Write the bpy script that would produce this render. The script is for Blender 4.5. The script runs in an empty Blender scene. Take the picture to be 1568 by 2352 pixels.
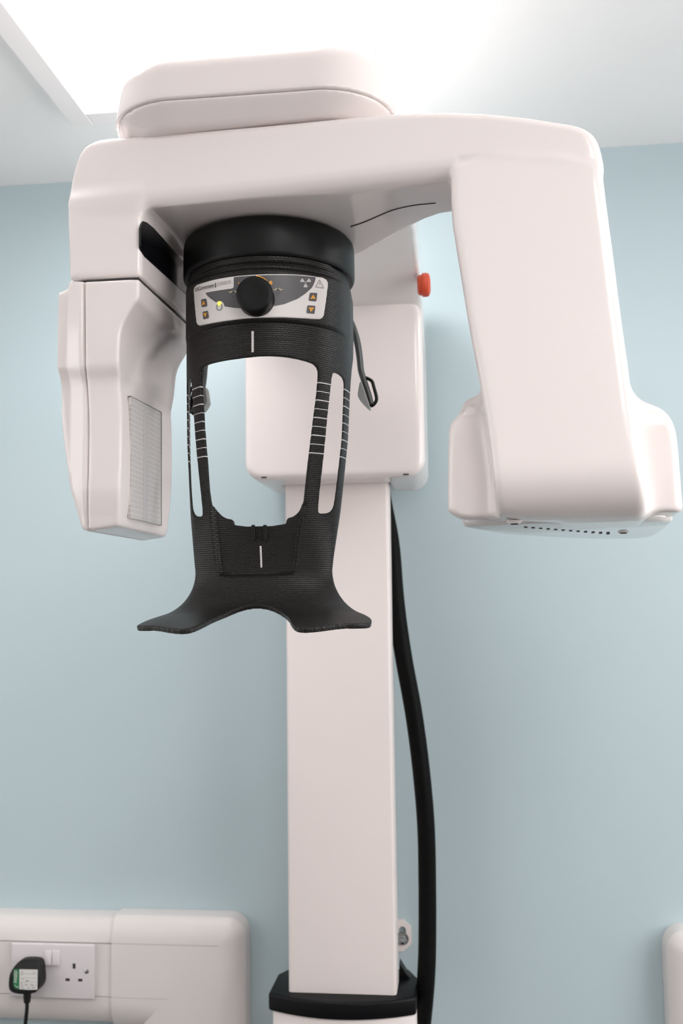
import bpy, bmesh, math
import numpy as np
from mathutils import Vector, Matrix

sc = bpy.context.scene
rad = math.radians

# ------------------------------------------------------------------ camera
F_PX, YAW, PITCH, ROLL, DIST, EYE = 2300.0, 0.1148, 0.1024, -0.0126, 1.7548, 1.5763
fw = Vector((-math.sin(YAW) * math.cos(PITCH), math.cos(YAW) * math.cos(PITCH), math.sin(PITCH)))
rt = fw.cross(Vector((0, 0, 1))).normalized()
up = rt.cross(fw)
cr, sr = math.cos(ROLL), math.sin(ROLL)
rt, up = cr * rt + sr * up, cr * up - sr * rt
CAM = Vector((0, -DIST, EYE))
cd = bpy.data.cameras.new('camera')
cam = bpy.data.objects.new('camera', cd)
sc.collection.objects.link(cam)
cam.matrix_world = Matrix(((rt.x, up.x, -fw.x, CAM.x), (rt.y, up.y, -fw.y, CAM.y), (rt.z, up.z, -fw.z, CAM.z), (0, 0, 0, 1)))
cd.sensor_fit = 'VERTICAL'
cd.sensor_height = 36.0
cd.lens = F_PX / 2352 * 36.0
cd.clip_start = 0.02
cd.dof.use_dof = True
cd.dof.focus_distance = 1.0
cd.dof.aperture_fstop = 9.0
sc.camera = cam

# ------------------------------------------------------------------ world, exposure, room and added lights
w = bpy.data.worlds.new('world')
sc.world = w
w.use_nodes = True
w.node_tree.nodes['Background'].inputs[0].default_value = (0.05, 0.05, 0.05, 1)
w.node_tree.nodes['Background'].inputs[1].default_value = 1.0
vs = sc.view_settings
sc.display_settings.display_device = 'sRGB'
vs.view_transform = 'Standard'
vs.look = 'None'
vs.gamma = 1.0
vs.use_curve_mapping = False
vs.exposure = 0.30
PANEL_NEAR = 10.0        # luminous panel above the machine
FILL_WINDOW_LEFT = 2.0  # weaker unseen window added on the left as fill light
FILL_WINDOW = 5.0            # unseen window added on the right as fill light
PANEL_FILL = 7.0         # two unseen ceiling panels added as fill light
sc.cycles.max_bounces = 10
sc.cycles.diffuse_bounces = 6
sc.cycles.glossy_bounces = 4
sc.cycles.sample_clamp_indirect = 6.0

# ------------------------------------------------------------------ measuring helpers (pixel of the photograph -> point at a real depth)
npf, npr, npu, npc = (np.array(v) for v in (fw, rt, up, CAM))


def ray(px, py):
    return npf + npr * ((px - 784) / F_PX) - npu * ((py - 1176) / F_PX)


def atY(px, py, Y):
    d = ray(px, py)
    return npc + d * ((Y - npc[1]) / d[1])


def atZ(px, py, Z):
    d = ray(px, py)
    return npc + d * ((Z - npc[2]) / d[2])


def proj(P):
    d = np.asarray(P) - npc
    z = d @ npf
    return 784 + F_PX * (d @ npr) / z, 1176 - F_PX * (d @ npu) / z


# ------------------------------------------------------------------ materials
def mat(name, col, rough=0.4, metal=0.0, coat=0.0, spec=0.5):
    m = bpy.data.materials.new(name)
    m.use_nodes = True
    b = m.node_tree.nodes['Principled BSDF']
    b.inputs['Base Color'].default_value = (*col, 1)
    b.inputs['Roughness'].default_value = rough
    b.inputs['Metallic'].default_value = metal
    b.inputs['Coat Weight'].default_value = coat
    b.inputs['Specular IOR Level'].default_value = spec
    return m


def noise_bump(m, scale, strength, dist=0.001):
    nt = m.node_tree
    tc = nt.nodes.new('ShaderNodeTexCoord')
    n = nt.nodes.new('ShaderNodeTexNoise')
    n.inputs['Scale'].default_value = scale
    n.inputs['Detail'].default_value = 4
    bp = nt.nodes.new('ShaderNodeBump')
    bp.inputs['Strength'].default_value = strength
    bp.inputs['Distance'].default_value = dist
    nt.links.new(tc.outputs['Object'], n.inputs['Vector'])
    nt.links.new(n.outputs['Fac'], bp.inputs['Height'])
    nt.links.new(bp.outputs['Normal'], nt.nodes['Principled BSDF'].inputs['Normal'])


M = {}
M['plastic'] = mat('white_gloss_plastic', (0.79, 0.725, 0.71), 0.14)
M['arm'] = mat('white_satin_plastic', (0.84, 0.775, 0.76), 0.12)
M['cover'] = mat('white_mirror_gloss_plastic', (0.74, 0.72, 0.71), 0.10, coat=0.6)
M['enamel'] = mat('white_powder_coat', (0.79, 0.72, 0.70), 0.45)
noise_bump(M['enamel'], 900, 0.05, 0.0003)
M['wall'] = mat('pale_blue_wall_paint', (0.47, 0.575, 0.61), 0.5)
noise_bump(M['wall'], 260, 0.06, 0.0006)
M['ceil'] = mat('white_ceiling_paint', (0.95, 0.95, 0.95), 0.8)
noise_bump(M['ceil'], 200, 0.05, 0.0006)
M['roomwall'] = mat('off_white_wall_paint', (0.88, 0.86, 0.84), 0.7)
M['floor'] = mat('grey_vinyl_floor', (0.07, 0.067, 0.065), 0.45)
noise_bump(M['floor'], 60, 0.1, 0.001)
M['frame_white'] = mat('white_lamp_frame', (0.90, 0.885, 0.885), 0.5)
M['black'] = mat('black_plastic', (0.005, 0.005, 0.005), 0.42, spec=0.25)
M['capblack'] = mat('black_base_cap_plastic', (0.004, 0.004, 0.005), 0.4, spec=0.16)
M['blacksoft'] = mat('matte_black_plastic', (0.008, 0.008, 0.008), 0.5, spec=0.3)
M['seam'] = mat('dark_gap', (0.03, 0.027, 0.027), 0.7)
M['smoked'] = mat('smoked_black_window', (0.006, 0.006, 0.008), 0.12)
M['grille'] = mat('grey_grille', (0.45, 0.44, 0.43), 0.5)
M['graywin'] = mat('dark_grey_print', (0.088, 0.086, 0.092), 0.4)
M['panelwhite'] = mat('white_panel_film', (0.78, 0.74, 0.725), 0.35)
M['orange'] = mat('amber_print', (0.80, 0.36, 0.03), 0.45)
M['ink'] = mat('dark_ink', (0.06, 0.06, 0.065), 0.5)
M['inkgrey'] = mat('grey_ink', (0.28, 0.28, 0.28), 0.5)
M['inkpale'] = mat('pale_ink', (0.55, 0.53, 0.52), 0.5)
M['cream'] = mat('cream_ink', (0.62, 0.52, 0.33), 0.5)
M['red'] = mat('red_stop_button_plastic', (0.62, 0.075, 0.03), 0.4)
M['chrome'] = mat('zinc_plated_steel', (0.62, 0.62, 0.62), 0.18, 1.0)
M['padgrey'] = mat('translucent_grey_pad', (0.36, 0.37, 0.36), 0.4)
M['strap'] = mat('charcoal_rubber', (0.05, 0.052, 0.052), 0.4)
M['socket'] = mat('white_moulded_socket', (0.66, 0.62, 0.635), 0.3)
M['trunk'] = mat('white_pvc', (0.70, 0.66, 0.645), 0.35)
M['trunk_line'] = mat('shadow_line_pvc', (0.50, 0.46, 0.45), 0.5)
M['grille_edge'] = mat('grey_recess_edge', (0.20, 0.19, 0.185), 0.6)
M['green'] = mat('green_print', (0.01, 0.16, 0.06), 0.45)
M['paper'] = mat('white_label_paper', (0.66, 0.65, 0.63), 0.6)
M['labelgrey'] = mat('frosted_label', (0.60, 0.575, 0.58), 0.5)


def emit(name, col, s):
    m = bpy.data.materials.new(name)
    m.use_nodes = True
    nt = m.node_tree
    nt.nodes.clear()
    e = nt.nodes.new('ShaderNodeEmission')
    e.inputs[0].default_value = (*col, 1)
    e.inputs[1].default_value = s
    o = nt.nodes.new('ShaderNodeOutputMaterial')
    nt.links.new(e.outputs[0], o.inputs[0])
    return m


M['lamp'] = emit('lit_diffuser', (1.0, 0.97, 0.96), PANEL_NEAR)
M['lamp_fill'] = emit('added_diffuser', (1.0, 0.97, 0.96), PANEL_FILL)
M['fill_glow'] = emit('added_window_glow', (1.0, 0.975, 0.965), FILL_WINDOW)
M['fill_glow_dim'] = emit('added_window_glow_dim', (1.0, 0.975, 0.965), FILL_WINDOW_LEFT)
M['led'] = emit('lit_yellow_led', (0.75, 0.72, 0.12), 1.1)


# ------------------------------------------------------------------ object helpers
def empty(name, loc, label, cat, group=None):
    o = bpy.data.objects.new(name, None)
    o.location = loc
    o.empty_display_size = 0.1
    sc.collection.objects.link(o)
    o['label'] = label
    o['category'] = cat
    if group:
        o['group'] = group
    return o


def origin(parent):
    v = Vector((0, 0, 0))
    while parent is not None:
        v += parent.location
        parent = parent.parent
    return v


def link_mesh(name, me, m, parent=None, smooth=True, label=None, kind=None):
    """me holds world coordinates; the object takes its parent's place as origin"""
    o = bpy.data.objects.new(name, me)
    sc.collection.objects.link(o)
    if parent is not None:
        me.transform(Matrix.Translation(-origin(parent)))
        o.parent = parent
    for mm in (m if isinstance(m, (list, tuple)) else [m]):
        me.materials.append(mm)
    me.polygons.foreach_set('use_smooth', [smooth] * len(me.polygons))
    if label:
        o['label'] = label
    if kind:
        o['kind'] = kind
    return o


def mesh_np(name, V, Fq):
    me = bpy.data.meshes.new(name)
    V = np.ascontiguousarray(V, dtype=np.float32)
    Fq = np.ascontiguousarray(Fq, dtype=np.int32)
    n = Fq.shape[1]
    me.vertices.add(len(V))
    me.vertices.foreach_set('co', V.ravel())
    me.loops.add(Fq.size)
    me.loops.foreach_set('vertex_index', Fq.ravel())
    me.polygons.add(len(Fq))
    me.polygons.foreach_set('loop_start', np.arange(0, Fq.size, n, dtype=np.int32))
    me.update(calc_edges=True)
    me.validate()
    return me


def bm_obj(name, bm, m, parent=None, smooth=False, label=None, bevel=0.0, seg=3, kind=None, angle=30):
    bmesh.ops.recalc_face_normals(bm, faces=bm.faces)
    if bevel:
        ed = [e for e in bm.edges if len(e.link_faces) == 2 and e.calc_face_angle(0) > rad(angle)]
        bmesh.ops.bevel(bm, geom=ed, offset=bevel, segments=seg, profile=0.5, affect='EDGES', clamp_overlap=True)
    me = bpy.data.meshes.new(name)
    bm.to_mesh(me)
    bm.free()
    o = link_mesh(name, me, m, parent, smooth, label, kind)
    if smooth:
        me.set_sharp_from_angle(angle=rad(40))
    return o


def bm_box(bm, x0, x1, y0, y1, z0, z1):
    r = bmesh.ops.create_cube(bm, size=1)
    for v in r['verts']:
        v.co = Vector(((x0 + x1) / 2 + v.co.x * (x1 - x0), (y0 + y1) / 2 + v.co.y * (y1 - y0), (z0 + z1) / 2 + v.co.z * (z1 - z0)))
    return r['verts']


def bm_prism(bm, pts, d):
    """pts: list of 3D points (planar ring); d: extrusion vector"""
    d = Vector(d)
    a = [bm.verts.new(Vector(p)) for p in pts]
    b = [bm.verts.new(Vector(p) + d) for p in pts]
    bm.faces.new(a)
    bm.faces.new(b[::-1])
    n = len(a)
    for i in range(n):
        bm.faces.new((a[i], b[i], b[(i + 1) % n], a[(i + 1) % n]))


def bm_lathe(bm, prof, org, axis, seg=48):
    """prof: (radius, height along axis)"""
    axis = Vector(axis).normalized()
    q = axis.to_track_quat('Z', 'Y')
    org = Vector(org)
    rings = []
    for r, h in prof:
        if r < 1e-6:
            rings.append([bm.verts.new(org + axis * h)])
        else:
            rings.append([bm.verts.new(org + q @ Vector((r * math.cos(2 * math.pi * k / seg), r * math.sin(2 * math.pi * k / seg), h))) for k in range(seg)])
    for a, b in zip(rings, rings[1:]):
        for k in range(seg):
            k2 = (k + 1) % seg
            if len(a) == 1 and len(b) == 1:
                continue
            if len(a) == 1:
                bm.faces.new((a[0], b[k], b[k2]))
            elif len(b) == 1:
                bm.faces.new((a[k], b[0], a[k2]))
            else:
                bm.faces.new((a[k], b[k], b[k2], a[k2]))


def smooth_path(pts, n=12):
    """Catmull-Rom through the points"""
    P = [Vector(p) for p in pts]
    P = [P[0] * 2 - P[1]] + P + [P[-1] * 2 - P[-2]]
    out = []
    for i in range(1, len(P) - 2):
        for k in range(n):
            t = k / n
            a, b, c, d = P[i - 1], P[i], P[i + 1], P[i + 2]
            out.append(0.5 * ((2 * b) + (c - a) * t + (2 * a - 5 * b + 4 * c - d) * t * t + (3 * b - a - 3 * c + d) * t ** 3))
    out.append(P[-2])
    return out


def bm_tube(bm, path, rx, ry=None, seg=12, upv=(0, 1, 0), closed=False, uvl=None):
    """sweep an ellipse (rx across, ry along upv) down the path; rx may be a function of 0..1"""
    path = [Vector(p) for p in path]
    n = len(path)
    rings = []
    L = 0
    for i, p in enumerate(path):
        if closed:
            t = (path[(i + 1) % n] - path[i - 1]).normalized()
        else:
            t = (path[min(i + 1, n - 1)] - path[max(i - 1, 0)]).normalized()
        u = Vector(upv)
        u = (u - t * u.dot(t)).normalized()
        s = t.cross(u)
        f = i / (n - 1)
        a = rx(f) if callable(rx) else rx
        b = (ry(f) if callable(ry) else ry) if ry is not None else a
        rings.append([bm.verts.new(p + s * (a * math.cos(2 * math.pi * k / seg)) + u * (b * math.sin(2 * math.pi * k / seg))) for k in range(seg)])
    pairs = list(zip(rings, rings[1:])) + ([(rings[-1], rings[0])] if closed else [])
    L = 0.0
    for j, (a, b) in enumerate(pairs):
        dl = (path[(j + 1) % n] - path[j]).length
        for k in range(seg):
            fc = bm.faces.new((a[k], b[k], b[(k + 1) % seg], a[(k + 1) % seg]))
            if uvl is not None:
                for lp, (uu, vv) in zip(fc.loops, ((k, L), (k, L + dl), (k + 1, L + dl), (k + 1, L))):
                    lp[uvl].uv = (uu / seg, vv)
        L += dl
    if not closed:
        bm.faces.new(rings[0][::-1])
        bm.faces.new(rings[-1])


# ------------------------------------------------------------------ distance-field modelling
def poly_sdf(poly, X, Y):
    P = np.asarray(poly, dtype=np.float64)
    Q = np.roll(P, -1, 0)
    d = np.full(X.shape, 1e9)
    s = np.ones(X.shape)
    for (ax, ay), (bx, by) in zip(P, Q):
        ex, ey = bx - ax, by - ay
        wx, wy = X - ax, Y - ay
        t = np.clip((wx * ex + wy * ey) / (ex * ex + ey * ey + 1e-18), 0, 1)
        dx, dy = wx - ex * t, wy - ey * t
        d = np.minimum(d, dx * dx + dy * dy)
        c1, c2, c3 = Y >= ay, Y < by, ex * wy > ey * wx
        flip = (c1 & c2 & c3) | (~c1 & ~c2 & ~c3)
        s = np.where(flip, -s, s)
    return (s * np.sqrt(d)).astype(np.float32)


def smin(a, b, k):
    h = np.maximum(k - np.abs(a - b), 0) / k
    return np.minimum(a, b) - h * h * k * 0.25


def rmax(a, b, r):
    """intersection with a true circular fillet of radius r"""
    u = np.maximum(r + a, 0)
    v = np.maximum(r + b, 0)
    return np.minimum(-r, np.maximum(a, b)) + np.sqrt(u * u + v * v)


def chaikin(P, n=2, closed=True):
    P = np.asarray(P, float)
    for _ in range(n):
        Q = np.roll(P, -1, 0)
        A, B = 0.75 * P + 0.25 * Q, 0.25 * P + 0.75 * Q
        P = np.stack([A, B], 1).reshape(-1, P.shape[1])
    return P


def grid(b, h):
    ax = [np.arange(lo, hi + h, h) for lo, hi in b]
    return ax


def nets(Fv, ax):
    """surface nets: verts (grid coordinates interpolated) and quads"""
    nx, ny, nz = Fv.shape
    ins = Fv < 0
    cs = [ins[i:nx - 1 + i, j:ny - 1 + j, k:nz - 1 + k] for i in (0, 1) for j in (0, 1) for k in (0, 1)]
    cnt = sum(c.astype(np.int8) for c in cs)
    act = (cnt > 0) & (cnt < 8)
    idx = np.argwhere(act)
    vid = np.full(act.shape, -1, np.int64)
    vid[act] = np.arange(len(idx))
    i, j, k = idx.T
    acc = np.zeros((len(idx), 3))
    num = np.zeros(len(idx))
    corner = {}
    for a in (0, 1):
        for b in (0, 1):
            for c in (0, 1):
                corner[a, b, c] = Fv[i + a, j + b, k + c].astype(np.float64)
    for e in range(3):
        for p in (0, 1):
            for q in (0, 1):
                c0 = [0, 0, 0]
                o = [x for x in range(3) if x != e]
                c0[o[0]], c0[o[1]] = p, q
                c1 = list(c0)
                c1[e] = 1
                f0, f1 = corner[tuple(c0)], corner[tuple(c1)]
                m = (f0 < 0) != (f1 < 0)
                t = np.where(m, f0 / np.where(m, f0 - f1, 1), 0)
                pt = np.tile(np.array(c0, float), (len(idx), 1))
                pt[:, e] = t
                acc[m] += pt[m]
                num[m] += 1
    loc = acc / num[:, None] + idx
    V = np.stack([np.interp(loc[:, d], np.arange(len(ax[d])), ax[d]) for d in range(3)], 1)
    quads = []
    for e in range(3):
        o = [(1, 2), (2, 0), (0, 1)][e]
        sl0 = [slice(None)] * 3
        sl1 = [slice(None)] * 3
        sl0[e], sl1[e] = slice(0, -1), slice(1, None)
        A, B = ins[tuple(sl0)], ins[tuple(sl1)]
        cr_ = A != B
        for d in o:
            ss = [slice(None)] * 3
            ss[d] = slice(1, -1)
            cr_ = cr_[tuple(ss)]
        at = np.argwhere(cr_)
        base = at.copy()
        for d in o:
            base[:, d] += 1
        fl = A[tuple(base.T)]
        u = np.zeros(3, int)
        v = np.zeros(3, int)
        u[o[0]] = 1
        v[o[1]] = 1
        q = np.stack([vid[tuple((base - u - v).T)], vid[tuple((base - v).T)], vid[tuple(base.T)], vid[tuple((base - u).T)]], 1)
        q[~fl] = q[~fl][:, ::-1]
        quads.append(q)
    Q = np.concatenate(quads)
    return V, Q


def net_obj(name, Fv, ax, m, parent, tow=None, label=None):
    V, Q = nets(Fv, ax)
    if tow is not None:
        V = tow(V)
    me = mesh_np(name, V, Q)
    return link_mesh(name, me, m, parent, True, label)


# ------------------------------------------------------------------ the room
def structure(name, x0, x1, y0, y1, z0, z1, m):
    bm = bmesh.new()
    bm_box(bm, x0, x1, y0, y1, z0, z1)
    return bm_obj(name, bm, m, kind='structure')


RX0, RX1, RY0, CEIL = -1.75, 1.75, -4.2, 2.4
structure('wall_back', RX0 - .1, RX1 + .1, 0, .1, 0, CEIL, M['wall'])
structure('wall_left', RX0 - .1, RX0, RY0, 0, 0, CEIL, M['roomwall'])
structure('wall_right', RX1, RX1 + .1, RY0, 0, 0, CEIL, M['roomwall'])
structure('wall_front', RX0 - .1, RX1 + .1, RY0 - .1, RY0, 0, CEIL, M['roomwall'])
structure('floor', RX0 - .1, RX1 + .1, RY0 - .1, .1, -.1, 0, M['floor'])
structure('ceiling', RX0 - .1, RX1 + .1, RY0 - .1, .1, CEIL, CEIL + .1, M['ceil'])


WY0, WY1, WZ0, WZ1 = -2.3, -0.60, 1.25, 2.25


def window(name, xw, sg, m_):
    """window added unseen on a side wall for its light: frame against the wall at xw, lit frosted pane behind it"""
    bm = bmesh.new()
    for a, b, c, d in ((WY0 - .06, WY0, WZ0 - .06, WZ1 + .06), (WY1, WY1 + .06, WZ0 - .06, WZ1 + .06), (WY0, WY1, WZ1, WZ1 + .06), (WY0, WY1, WZ0 - .06, WZ0), ((WY0 + WY1) / 2 - .025, (WY0 + WY1) / 2 + .025, WZ0, WZ1)):
        bm_box(bm, min(xw, xw + sg * .035), max(xw, xw + sg * .035), a, b, c, d)
    fr_ = bm_obj(name, bm, M['frame_white'], kind='structure')
    bm = bmesh.new()
    bm_box(bm, min(xw + sg * .004, xw + sg * .012), max(xw + sg * .004, xw + sg * .012), WY0, WY1, WZ0, WZ1)
    bm_obj('pane', bm, m_, fr_)


window('added_window_1', RX1, -1, M['fill_glow'])  # added out of view to brighten ceiling and right side
window('added_window_2', RX0, 1, M['fill_glow_dim'])  # added out of view to lift ceiling and wall on the left


def ceiling_light(x0, x1, y0, y1, label, lamp):
    r = empty('ceiling_light', ((x0 + x1) / 2, (y0 + y1) / 2, CEIL), label, 'ceiling light')
    z = CEIL - 0.035
    f = 0.036
    bm = bmesh.new()
    bm_box(bm, x0, x0 + f, y0, y1, z, CEIL)
    bm_box(bm, x1 - f, x1, y0, y1, z, CEIL)
    bm_box(bm, x0 + f, x1 - f, y1 - f, y1, z, CEIL)
    bm_box(bm, x0 + f, x1 - f, y0, y0 + f, z, CEIL)
    bm_obj('frame', bm, M['frame_white'], r, bevel=0.002, seg=2)
    bm = bmesh.new()
    bm_box(bm, x0 + f, x1 - f, y0 + f, y1 - f, z + 0.006, z + 0.016)
    bm_obj('diffuser', bm, lamp, r)
    return r


ceiling_light(-.600, -.103, -.870, -.272, 'white framed lit rectangular ceiling light above the x-ray machine', M['lamp'])
ceiling_light(.90, 1.40, -.870, -.272, 'added white framed ceiling light to the right, unseen fill light', M['lamp_fill'])  # unseen panel added for brightness from the right
ceiling_light(.10, .60, -2.60, -1.45, 'added white framed ceiling light behind the viewer, unseen fill light', M['lamp_fill'])  # unseen panel added to brighten the machine's front


# ================================================================== THE X-RAY MACHINE
CX = -0.192
root = empty('dental_xray_machine', (CX, -0.1, 0), 'tall white dental panoramic x-ray machine with black head support, standing against the blue wall', 'x-ray machine')

# ---- column
bm = bmesh.new()
bm_box(bm, -.2755, -.1085, -.162, -.098, .85, 1.85)
bm_obj('column', bm, M['enamel'], root, smooth=True, bevel=.005, seg=3)
bm = bmesh.new()
bm_box(bm, -.262, -.122, -.0985, -.012, .85, 2.0)
bm_obj('rear_rail', bm, M['enamel'], root, smooth=True, bevel=.004, seg=2)

# ---- base box with bowed front and its black cap
def bowed(x0, x1, yb, yc, yf, n=14, inset=0.0):
    pts = [(x0 + inset, yb)]
    for i in range(n + 1):
        t = i / n * 2 - 1
        pts.append(((x0 + x1) / 2 + t * ((x1 - x0) / 2 - inset), yc + (yf - yc) * (1 - t * t) + inset))
    pts.append((x1 - inset, yb))
    return pts


bm = bmesh.new()
bm_prism(bm, [(x, y, 0.004) for x, y in bowed(-.300, -.080, -.03, -.165, -.192)], (0, 0, .968))
bm_obj('base_column', bm, M['enamel'], root, smooth=True, bevel=.004, seg=2)
bm = bmesh.new()
bp = bowed(-.306, -.0785, -.06, -.168, -.198)
bp = [(-.285, -.045)] + bp[1:-1] + [(-.095, -.045)]
bp[1:1] = [(-.306, -.085)]
bp[-1:-1] = [(-.0785, -.085)]
bm_prism(bm, [(x, y, .972) for x, y in bp], (0, 0, .026))
bm_obj('base_cap', bm, M['capblack'], root, smooth=True, bevel=.004, seg=3)
bm = bmesh.new()
bm_prism(bm, [(-.108, -.09, .997), (-.090, -.09, .997), (-.098, -.09, 1.006), (-.108, -.09, 1.022)], (0.0, .022, 0))
bm_obj('cap_clip', bm, M['black'], root)

# ---- wall bracket with slotted hole and bolt
bx, bz = -.0925, 1.0385
bm = bmesh.new()
oct_ = [(-.135, 1.064), (-.106, 1.064), (bx, 1.052), (bx, 1.025), (-.106, 1.013), (-.135, 1.013)]
hole = []
for k in range(9):
    a = math.pi * k / 8
    hole.append((-.1075 + .0062 * math.cos(a), 1.047 + .0062 * math.sin(a)))
for k in range(9):
    a = math.pi + math.pi * k / 8
    hole.append((-.1075 + .0062 * math.cos(a), 1.030 + .0062 * math.sin(a)))
outer = [bm.verts.new((x, -.007, z)) for x, z in oct_]
inner = [bm.verts.new((x, -.007, z)) for x, z in hole]
eds = []
for ring in (outer, inner):
    for i in range(len(ring)):
        eds.append(bm.edges.new((ring[i], ring[(i + 1) % len(ring)])))
bmesh.ops.triangle_fill(bm, use_beauty=True, edges=eds)
ext = bmesh.ops.extrude_face_region(bm, geom=list(bm.faces))
for v in [g for g in ext['geom'] if isinstance(g, bmesh.types.BMVert)]:
    v.co.y = -.001
brk = bm_obj('wall_bracket', bm, M['enamel'], root)
bm = bmesh.new()
bm_lathe(bm, [(.0105, 0), (.0105, .0022), (.0, .0022)], (-.1075, -.0072, 1.034), (0, -1, 0), 32)
bm_obj('washer', bm, M['chrome'], brk, smooth=True)
bm = bmesh.new()
bm_lathe(bm, [(.0085, 0), (.0085, .007), (.0075, .0085), (.0058, .0085), (.0058, .012), (.0048, .014), (0, .0145)], (-.1075, -.0092, 1.033), (0, -1, 0), 6)
bm_obj('bolt', bm, M['chrome'], brk)

# ---- carriage: big rounded box on the column
h = .003
gx = grid(((-.34, -.03), (-.25, -.03), (1.76, 2.16)), h)
X, Y2, Z = np.meshgrid(*gx, indexing='ij', sparse=True)


def rrect2(x, y, cx, cy, hx, hy, r):
    qx, qy = np.abs(x - cx) - hx + r, np.abs(y - cy) - hy + r
    return np.sqrt(np.maximum(qx, 0) ** 2 + np.maximum(qy, 0) ** 2) + np.minimum(np.maximum(qx, qy), 0) - r


front = rrect2(X, Z, -.1865, 1.926, .1405, .140, .028)
dep = np.abs(Y2 + .1375) - .0985
Fc = rmax(front + 0 * Y2, dep + 0 * X + 0 * Z, .012)
slot = np.maximum(np.maximum(np.abs(X + .192) - .0865, np.abs(Y2 + .05) - .1145), np.abs(Z - 1.78) - .05)
Fc = np.maximum(Fc, -slot)
carriage = net_obj('carriage', Fc.astype(np.float32), gx, M['plastic'], root)
bm = bmesh.new()
bm_box(bm, -.277, -.107, -.158, -.02, 1.803, 1.8065)
bm_obj('slot_lining', bm, M['seam'], carriage)
for px, py in ((606, 1097), (932, 1090)):
    P = atZ(px, py, 1.7865)
    bm = bmesh.new()
    bm_lathe(bm, [(.0045, -.001), (.0045, .0006), (0, .0006)], P, (0, 0, -1), 20)
    bm_obj('screw_hole', bm, M['seam'], carriage)

# ---- neck: sweeps forward from the carriage to the top arm
prof = [(-.243, 2.058), (-.262, 2.064), (-.31, 2.074), (-.40, 2.092), (-.52, 2.102), (-.62, 2.106), (-.62, 2.135), (-.5, 2.150), (-.3, 2.16), (-.1, 2.155), (-.03, 2.12), (-.03, 2.0), (-.165, 2.0), (-.2, 2.05)]
gx = grid(((-.345, -.03), (-.64, -.02), (1.98, 2.18)), .004)
X, Y2, Z = np.meshgrid(*gx, indexing='ij', sparse=True)
yy, zz = np.meshgrid(gx[1], gx[2], indexing='ij')
side = poly_sdf(chaikin(prof, 2), yy, zz)[None]
Fn = rmax(side + 0 * X, np.abs(X + .191) - .146 + .01 * (Y2 < -9) + 0 * Z, .008)
neck = net_obj('neck', Fn.astype(np.float32), gx, M['cover'], root)

# ---- emergency stop button on the neck's right side
P = atY(985, 654, -.315)
ctr = Vector((-.045, -.315, float(P[2])))
bm = bmesh.new()
pr = [(.0, -.004), (.012, -.004), (.0150, -.001), (.0152, .0022), (.0168, .0028), (.0175, .0045), (.0175, .0085), (.0168, .012), (.0140, .0142), (.008, .0152), (0, .0154)]
bm_lathe(bm, pr, ctr, (1, 0, 0), 48)
stop = bm_obj('stop_button', bm, M['red'], root, smooth=True, label='red round emergency stop button')

# ---- top arm: wide cap over the rotating arm
TX, THX = -.1975, .1465
gx = grid(((-.36, -.03), (-.87, -.49), (2.04, 2.15)), .0024)
X, Y2, Z = np.meshgrid(*gx, indexing='ij', sparse=True)
plan = rrect2(X, Y2, TX, -.680, THX, .17, .075)
LIP = 2.0795
tilt = 0.025 * (X - TX)
hz = Z - tilt * 0
Fu = np.maximum(rmax(plan + .13 * np.maximum(Z - LIP, 0) + 0 * Z, Z - 2.1375 + 0 * X + 0 * Y2, .026), LIP + .0006 - Z)
top_arm = net_obj('top_arm', Fu.astype(np.float32), gx, M['plastic'], root)
drop = np.maximum(LIP - Z, 0)
Fl = rmax(plan + .0006 + 1.2 * drop + 0 * Z, np.maximum(Z - LIP, 2.061 - Z) + 0 * X + 0 * Y2, .003)
net_obj('lower_shell', Fl.astype(np.float32), gx, M['plastic'], top_arm)

# ---- rotating arm, in its own frame (u right, w away from the viewer, z up), turned 6 degrees about the head axis
AX, AY = -.2004, -.688
PH = rad(6.0)
ud = np.array([math.cos(PH), -math.sin(PH), 0])
wd = np.array([math.sin(PH), math.cos(PH), 0])
AX0 = np.array([AX, AY, 0])


def GL(px, py, wv):
    d = ray(px, py)
    t = (wv - ((npc - AX0) @ wd)) / (d @ wd)
    P = npc + t * d
    return ((P - AX0) @ ud, P[2])


def GZ(px, py, z):
    P = atZ(px, py, z)
    return ((P - AX0) @ ud, (P - AX0) @ wd)


def GU(px, py, u):
    """(w, z) where the pixel's ray meets the opening inner face u - SHEAR (w - WF)"""
    d = ray(px, py)
    nv = ud + SHEAR * wd
    t = (u + SHEAR * WF - ((npc - AX0) @ nv)) / (d @ nv)
    P = npc + t * d
    return ((P - AX0) @ wd, P[2])


def gw(V):
    V = np.asarray(V, float).reshape(-1, 3)
    return AX0 + V[:, :1] * ud + V[:, 1:2] * wd + V[:, 2:3] * np.array([0, 0, 1])


def gwp(u, wv, z):
    return Vector(gw([[u, wv, z]])[0])


WF = -.135
SHEAR = .068      # the inner faces of the left leg open towards the rear
h = .0022
gx = grid(((-.20, .45), (-.17, .18), (1.635, 2.07)), h)
U, W, Z = np.meshgrid(*gx, indexing='ij', sparse=True)
uu, zz = np.meshgrid(gx[0], gx[2], indexing='ij')
up_, wp_ = np.meshgrid(gx[0], gx[1], indexing='ij')
ww, z2 = np.meshgrid(gx[1], gx[2], indexing='ij')


def front_poly(pts, wv=WF, n=1):
    P = [GL(x, y, wv) for x, y in pts]
    return poly_sdf(chaikin(P, n) if n else P, uu, zz)[:, None, :]


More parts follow.
